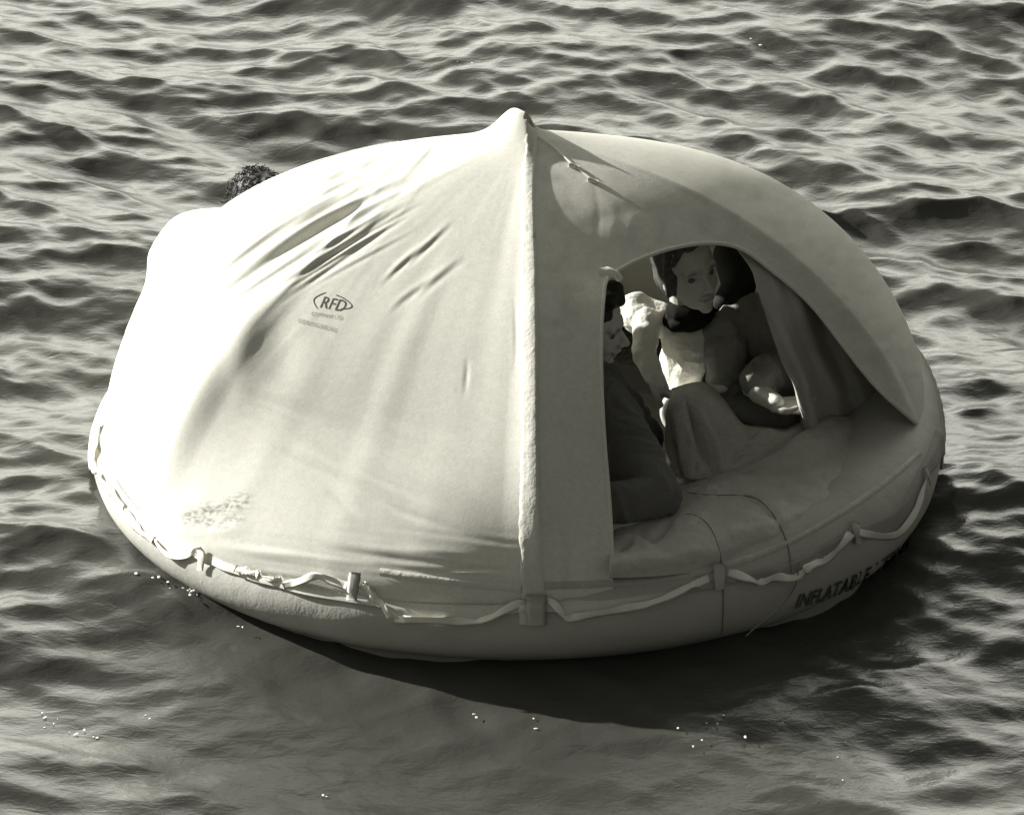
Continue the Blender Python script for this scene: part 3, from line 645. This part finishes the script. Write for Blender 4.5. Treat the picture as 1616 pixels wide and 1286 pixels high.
def head_post(c, B, s=1.0):
    def f(V, N):
        q = head_local(c, B, V, s); d = np.zeros(len(V))
        for sx in (-1, 1):
            d -= .0085 * np.exp(-(((q[:, 0] - sx * .031) / .015) ** 2 + ((q[:, 2] - .002) / .010) ** 2)) * (q[:, 1] > .03)
        d -= .003 * np.exp(-((q[:, 0] / .024) ** 2 + ((q[:, 2] + .0615) / .0025) ** 2)) * (q[:, 1] > .06)
        return V + N * (d * s)[:, None]
    return f
def head_attr(c, B, s=1.0, brow=.75):
    def f(V):
        q = head_local(c, B, V, s); a = np.zeros(len(V)); fr = q[:, 1] > .05
        for sx in (-1, 1):
            a += brow * np.exp(-(((q[:, 0] - sx * .032) / .017) ** 2 + ((q[:, 2] - .025 + .15 * abs(q[:, 0] - sx * .028)) / .0045) ** 2)) * fr
            a += .55 * np.exp(-(((q[:, 0] - sx * .031) / .0125) ** 4 + ((q[:, 2] - .003) / .0045) ** 2)) * fr
            a += .5 * np.exp(-(((q[:, 0] - sx * .009) / .005) ** 2 + ((q[:, 2] + .037) / .004) ** 2)) * fr
        a += .42 * np.exp(-((q[:, 0] / .021) ** 4 + ((q[:, 2] + .060) / .0085) ** 2)) * fr + .4 * np.exp(-((q[:, 0] / .022) ** 4 + ((q[:, 2] + .0612) / .002) ** 2)) * fr
        return np.clip(a, 0, 1)
    return f
def eyes(c, B, parent, s=1.0):
    for sx in (-1, 1):
        V, F = prim_mesh([('e', c + B @ (np.array([sx * .031, .0690, .003]) * s), (.0105 * s,) * 3)]); mesh('eye', V, F, M['eye'], parent)
def hand_prims(w_, d, nrm, s=1.0, curl=.7, side=1):
    """hand from wrist w_, direction d, palm normal nrm, fingers curling to the palm"""
    w_ = np.array(w_, float); d = np.array(d, float) / np.linalg.norm(d); nrm = np.array(nrm, float); nrm -= nrm.dot(d) * d; nrm /= np.linalg.norm(nrm); x = np.cross(d, nrm) * side
    L = []; k = w_ + d * .085 * s
    for i, (ox, ln) in enumerate(((-.030, .068), (-.010, .076), (.010, .070), (.029, .056))):
        b0 = k + x * ox * s; L.append(('c', w_ + x * ox * .5 * s, b0, .015 * s, .0115 * s)); dd = d.copy(); p = b0
        for j, fr in enumerate((.45, .32, .23)):
            an = curl * (.55 + .25 * j) + .07 * i; dd = dd * math.cos(an) + nrm * math.sin(an); dd /= np.linalg.norm(dd)
            nn = p + dd * ln * fr * s; L.append(('c', p, nn, (.0088 - .0007 * j) * s, (.0082 - .0008 * j) * s)); nrm2 = nrm; p = nn
    t0 = w_ + d * .02 * s - x * .026 * s; t1 = t0 + (d * .6 - x * .6 + nrm * .35) * .042 * s; t2 = t1 + (d * .85 + nrm * .45) * .034 * s
    L += [('c', t0, t1, .013 * s, .0105 * s), ('c', t1, t2, .0105 * s, .0082 * s)]
    return L
def person(label):
    o = bpy.data.objects.new('person', None); COL.objects.link(o); return props(o, label, 'person')
p_ = P3
# --- woman in the doorway
pw = lambda x, y, Y_: P3(x, y, Y_ + .10)
wom = person('seated person in white shirt with grey cape round the shoulders, looking out of the doorway')
wom.location = (0, 0, 0)
hc = pw(1084, 424, -.20); hc, HB = frame(hc, (.58, -.95, .06), R(-9)); HS = 1.02
sh_l = pw(1018, 505, -.14); sh_r = pw(1190, 515, -.10)
body = head_prims(hc, HB, HS) + [
 ('c', pw(1110, 530, -.02), pw(1125, 640, 0), .065, .10), ('c', sh_l, sh_r, .034, .045),
 ('c', sh_l, pw(1014, 562, -.28), .030, .028), ('c', pw(1014, 562, -.28), pw(1043, 618, -.37), .028, .020),
 ('c', sh_r, pw(1235, 590, -.18), .048, .040), ('c', pw(1235, 590, -.18), pw(1196, 622, -.38), .038, .026), ('c', pw(1196, 622, -.38), pw(1222, 638, -.41), .026, .020),
 ('c', pw(1115, 650, -.02), pw(1080, 650, -.30), .09, .07), ('c', pw(1150, 660, -.02), pw(1170, 680, -.25), .09, .07)]
body += hand_prims(pw(1043, 618, -.37), (.9, -.1, -.25), (0, -.5, -.8), .85, .7) + hand_prims(pw(1222, 639, -.41), (.9, -.1, .05), (-.15, -.2, 1), .9, .95, -1)
blob('body', body, M['skin'], wom, .0034, 6, head_post(hc, HB, HS), head_attr(hc, HB, HS)); eyes(hc, HB, wom, HS)
g = lambda x, y, z: hc + HB @ (np.array([x, y, z]) * HS)
def streak(f, am, ax_):
    def po(V, N):
        q = head_local(hc, HB, V); return V + N * (am * noise3(q * np.array(ax_), f) + am * .5 * noise3(q * np.array(ax_), f * 2.7, 1))[:, None]
    return po
hp_ = [('e', g(0, -.026, .040), (.082 * HS, .094 * HS, .088 * HS), HB), ('e', g(0, .014, .100), (.062 * HS, .062 * HS, .028 * HS), HB), ('e', g(.052, -.014, .004), (.032, .060, .068), HB), ('e', g(-.052, -.020, -.0), (.036, .05, .07), HB), ('e', g(0, -.075, -.03), (.065, .05, .085), HB),
       ('c', g(.052, .015, .085), g(.078, .022, .015), .016, .010), ('c', g(.02, .045, .104), g(.064, .044, .055), .012, .009), ('c', g(.072, .018, .01), g(.070, .0, -.055), .012, .006)]
blob('hair', hp_, M['lhair'], wom, .004, 1, streak(30, .005, (1, .5, .3)))
blob('scarf', [('e', g(.004, -.012, -.122), (.070, .064, .034), HB), ('e', g(.010, -.016, -.152), (.080, .070, .032), HB)], M['scarf'], wom, .0045, 1, lambda V, N: V + N * (.005 * noise3(V, 36))[:, None])
M['hood'] = mat('hood_cloth', G(.05), 1.0, ((90, .15),), ((120, .001),), spec=0)
blob('hood', [('c', pw(1152, 400, .03), pw(1166, 448, -.03), .05, .052), ('c', pw(1166, 448, -.03), pw(1140, 486, -.12), .050, .036)], M['hood'], wom, .005, 2, lambda V, N: V + N * (.005 * noise3(V, 18))[:, None])
def cloth_post(a1, f1, a2, f2, st=(1, 1, 1)):
    return lambda V, N: V + N * (a1 * noise3(V * np.array(st), f1) + a2 * noise3(V * np.array(st), f2, 1))[:, None]
_, TB = frame((0, 0, 0), (-.78, -.60, .22)); _, FB = frame((0, 0, 0), (-.62, -.42, .66))
blob('shirt', [('e', pw(1080, 566, -.19), (.086, .050, .125), TB), ('c', pw(1066, 520, -.18), pw(1088, 618, -.20), .044, .058), ('c', pw(1002, 486, -.13), pw(1070, 512, -.16), .046, .042), ('c', pw(1008, 500, -.15), pw(1030, 510, -.17), .050, .046),
               ('c', pw(1021, 508, -.19), pw(1016, 562, -.29), .040, .034), ('c', pw(1016, 562, -.29), pw(1042, 612, -.37), .034, .023),
               ('c', pw(1090, 622, -.30), pw(1142, 612, -.29), .026, .012), ('c', pw(1188, 610, -.33), pw(1226, 637, -.415), .032, .022)],
     M['shirt'], wom, .004, 3, lambda V, N: V + N * (.0035 * noise3(V * np.array([1, 1, .5]), 30) + .0025 * noise3(V * np.array([.6, 1, 1.4]), 55, 1))[:, None])
blob('cape', [('c', pw(1112, 520, -.14), pw(1160, 500, -.12), .040, .050), ('c', pw(1160, 500, -.12), pw(1200, 500, -.10), .050, .060), ('c', pw(1118, 512, -.10), pw(1205, 508, -.10), .056, .080), ('c', pw(1150, 520, -.10), pw(1150, 640, -.08), .10, .12), ('c', pw(1198, 518, -.12), pw(1240, 590, -.16), .078, .074),
              ('c', pw(1240, 590, -.16), pw(1208, 586, -.30), .066, .050), ('c', pw(1208, 586, -.30), pw(1192, 602, -.33), .050, .046), ('c', pw(1240, 610, -.14), pw(1244, 665, -.12), .07, .07), ('c', pw(1100, 528, -.20), pw(1140, 520, -.19), .016, .046), ('c', pw(1150, 500, -.16), pw(1190, 486, -.10), .030, .040),
              ('c', pw(1142, 555, -.22), pw(1146, 600, -.24), .062, .05), ('c', pw(1150, 642, -.26), pw(1222, 666, -.28), .045, .05)],
     M['cape'], wom, .005, 2, lambda V, N: V + N * (.007 * noise3(V * np.array([1, 1, .45]), 12) + .006 * (1 - 2 * np.abs(noise3(V * np.array([1.2, 1.2, .5]) + .3 * noise3(V, 6)[:, None], 17, 1))) + .002 * noise3(V, 48))[:, None])
# --- man at the left of the doorway
man = person('person in dark jersey seen in profile, elbow on the raft edge at the doorway')
mc, MB_ = frame(p_(930, 512, -.36), (.97, -.22, -.20), R(-4)); MS = 1.0
el = p_(1040, 782, -.90); shd = p_(912, 625, -.58)
mb = head_prims(mc, MB_, MS) + [('c', shd, el, .045, .038), ('c', el, p_(930, 850, -.98), .038, .026), ('c', p_(900, 640, -.55), p_(880, 760, -.45), .13, .14), ('c', p_(940, 610, -.40), p_(1010, 700, -.40), .045, .04), ('c', p_(1010, 700, -.40), p_(1000, 790, -.55), .04, .028)]
mb += hand_prims(p_(930, 850, -.98), (-.9, .2, -.1), (0, -.3, -1), 1, .6) + hand_prims(p_(1000, 790, -.55), (.1, -.6, -.7), (.3, -.8, .2), 1, .5)
blob('body', mb, M['skin'], man, .0036, 3, head_post(mc, MB_, MS), head_attr(mc, MB_, MS, .9)); eyes(mc, MB_, man, MS)
g = lambda x, y, z: mc + MB_ @ np.array([x, y, z])
blob('hair', [('e', g(0, -.022, .045), (.082, .095, .084), MB_), ('c', g(-.03, .040, .110), g(.03, .045, .108), .026, .025), ('e', g(0, -.06, -.01), (.074, .055, .07), MB_), ('e', g(0, .060, .104), (.035, .026, .018), MB_)], M['hair'], man, .005, 2, lambda V, N: V + N * (.007 * noise3(V, 34))[:, None])
blob('jersey', [('c', p_(905, 640, -.56), p_(975, 665, -.68), .085, .073), ('c', p_(955, 640, -.66), el, .074, .060), ('c', el, p_(950, 800, -.97), .060, .05), ('c', p_(890, 650, -.55), p_(880, 770, -.45), .16, .17),
                ('c', p_(945, 615, -.38), p_(1010, 690, -.36), .085, .06), ('c', p_(1010, 690, -.42), p_(1000, 780, -.54), .06, .04), ('c', p_(915, 595, -.42), p_(955, 612, -.48), .07, .055)],
     M['jersey'], man, .005, 2, lambda V, N: V + N * (.005 * noise3(V, 12) + .006 * (1 - 2 * np.abs(noise3(V * np.array([.5, 1, 1.3]) + .3 * noise3(V, 6)[:, None], 15, 1))) + .002 * noise3(V, 45))[:, None])
# --- third occupant behind the ridge
back = person('person behind the canopy ridge with only tousled dark hair showing')
bc, BB = frame(p_(408, 332, .47), (-.6, .75, .1), 0)
blob('body', head_prims(bc, BB) + [('c', bc + np.array([0, -.02, -.24]), bc + np.array([.03, -.05, -.58]), .13, .15)], M['skin'], back, .005, 3, head_post(bc, BB), head_attr(bc, BB)); eyes(bc, BB, back)
blob('jersey', [('c', bc + np.array([-.02, -.02, -.26]), bc + np.array([.03, -.05, -.56]), .15, .17)], M['jersey'], back, .008, 3)
hb = [('e', bc + BB @ np.array([0, -.015, .042]), (.082, .098, .088), BB), ('e', bc + np.array([-.045, -.02, -.01]), (.05, .06, .085)), ('e', bc + np.array([-.03, -.03, .0]), (.06, .07, .09))]
g2 = np.random.default_rng(12)
hair_b = blob('hair', hb, M['hair'], back, .004, 1, lambda V, N: V + N * (.008 * noise3(V, 30) + .004 * noise3(V, 70, 1))[:, None])
CV, CF = [], []
for i in range(420):
    a0 = g2.uniform(0, 6.28); e0 = g2.uniform(-.5, 1.5); d0 = np.array([math.cos(a0) * math.cos(e0), math.sin(a0) * math.cos(e0), math.sin(e0)])
    c0 = bc + np.array([0, 0, .035]) + d0 * np.array([.088, .095, .092]); rr0 = g2.uniform(.006, .016); L0 = g2.uniform(2, 6); ph0 = g2.uniform(0, 6.28)
    t1 = np.cross(d0, g2.normal(size=3)); t1 /= np.linalg.norm(t1); t2 = np.cross(d0, t1); tq = np.linspace(0, 1, 9)[:, None]
    pts = c0 + t1 * rr0 * np.cos(ph0 + tq * L0) + (t2 * .6 + d0 * .7) * rr0 * np.sin(ph0 + tq * L0) + np.array([-.012, 0, -.014]) * tq
    v_, f_ = tube(None, pts, .0016, None, k=4, r1=.0007); b0 = len(CV); CV += list(v_); CF += [[b0 + j for j in q_] for q_ in f_]
mesh('curls', CV, CF, M['hair'], hair_b)

# --- loose things
bl = sheet('blanket', [
 [(1060, 615, -.26), (1085, 607, -.26), (1115, 606, -.26), (1140, 630, -.24), (1172, 668, -.2), (1205, 672, -.2), (1240, 676, -.2), (1300, 655, -.18)],
 [(1056, 628, -.44), (1080, 616, -.46), (1115, 618, -.44), (1145, 645, -.42), (1175, 672, -.38), (1205, 676, -.36), (1240, 680, -.34), (1296, 658, -.27)],
 [(1050, 665, -.50), (1085, 650, -.54), (1120, 655, -.52), (1150, 675, -.48), (1180, 688, -.45), (1210, 690, -.43), (1250, 692, -.40), (1296, 678, -.34)],
 [(1052, 705, -.54), (1088, 695, -.58), (1125, 695, -.56), (1155, 705, -.53), (1185, 710, -.50), (1215, 710, -.48), (1255, 712, -.46), (1290, 700, -.40)],
 [(1066, 752, -.60), (1092, 757, -.64), (1125, 754, -.62), (1160, 744, -.60), (1190, 736, -.57), (1220, 733, -.55), (1255, 730, -.52), (1285, 716, -.46)]],
 M['blanket'], None, nu=130, nv=90, wr=[([(1080, 630), (1092, 665), (1105, 700), (1122, 745)], 6, -27), ([(1066, 640), (1072, 690), (1080, 745)], 8, 13), ([(1098, 630), (1112, 670), (1130, 710), (1140, 750)], 7, 20),
  ([(1120, 640), (1135, 672), (1150, 700)], 6, -17), ([(1145, 650), (1160, 680), (1180, 700)], 6, 15), ([(1168, 672), (1185, 690), (1225, 700)], 6, -13), ([(1180, 700), (1200, 688), (1225, 682)], 5, 13), ([(1070, 700), (1068, 730), (1075, 755)], 5, -13),
  ([(1200, 720), (1240, 700), (1285, 672)], 6, -10), ([(1215, 728), (1255, 712), (1290, 690)], 6, 10), ([(1150, 730), (1175, 712), (1195, 715)], 6, -11), ([(1096, 700), (1100, 725), (1095, 752)], 6, -10)], nz=.006)
props(bl, 'crumpled grey blanket lying over the knees of the person in white', 'blanket')
q = [p_(1023, 601, -.31), p_(1031, 598, -.30), p_(1048, 640, -.33), p_(1041, 646, -.34)]
q = np.array(q); nn = np.cross(q[1] - q[0], q[3] - q[0]); nn /= np.linalg.norm(nn)
pc = mesh('folded_paper', np.vstack([q, q + nn * .006]), [[3, 2, 1, 0], [4, 5, 6, 7], [0, 1, 5, 4], [1, 2, 6, 5], [2, 3, 7, 6], [3, 0, 4, 7]], M['paper'], None, False)
props(pc, 'small folded white paper held by the person in white', 'paper')
# foam flecks on the sea
V, F = [], []
fl = [(842, 1134), (846, 1150), (1070, 1149), (1132, 1142), (1115, 1141), (1108, 1168), (1094, 1178), (1176, 1163), (1142, 1129), (1235, 1140), (1335, 1171), (1322, 1195), (1330, 1231), (510, 1255), (515, 1257), (67, 1125), (72, 1132), (85, 1142), (110, 1155), (122, 1158), (148, 1163), (236, 1134), (302, 925), (306, 932), (296, 920), (316, 918), (722, 98), (745, 100), (770, 62), (1185, 62), (1200, 72), (945, 50), (1390, 858), (1460, 1085), (300, 936), (310, 924), (325, 916), (383, 990), (748, 1127), (752, 1132)]
for i, (px, py) in enumerate(fl + [(296 + g2.normal() * 16, 926 + g2.normal() * 5) for _ in range(7)] + [(245 + g2.normal() * 18, 905 + g2.normal() * 5) for _ in range(2)]):
    d = rdir(px, py); t = (WL - CAM[2]) / d[2]; p = CAM + d * t
    for _ in range(3): z = water_z(p[0], p[1]); p = CAM + d * ((z - CAM[2]) / d[2])
    for k in range(2 if px < 400 else 1):
        s_ = g2.uniform(.0018, .0038); c_ = p + np.array([g2.normal() * .012 * k, g2.normal() * .02 * k, .0015])
        v, f = prim_mesh([('e', c_, (s_ * g2.uniform(.7, 1.6), s_ * g2.uniform(.8, 2.4), s_ * .22))]); v = np.array(v); v = v + .35 * s_ * np.stack([noise3(v, 260), noise3(v, 330, 1), 0 * v[:, 0]], -1); b0 = len(V); V += list(v); F += [[b0 + i_ for i_ in q_] for q_ in f]
props(mesh('foam_flecks', V, F, M['foam']), 'scattered white foam flecks floating on the dark water', 'foam', kind='stuff')
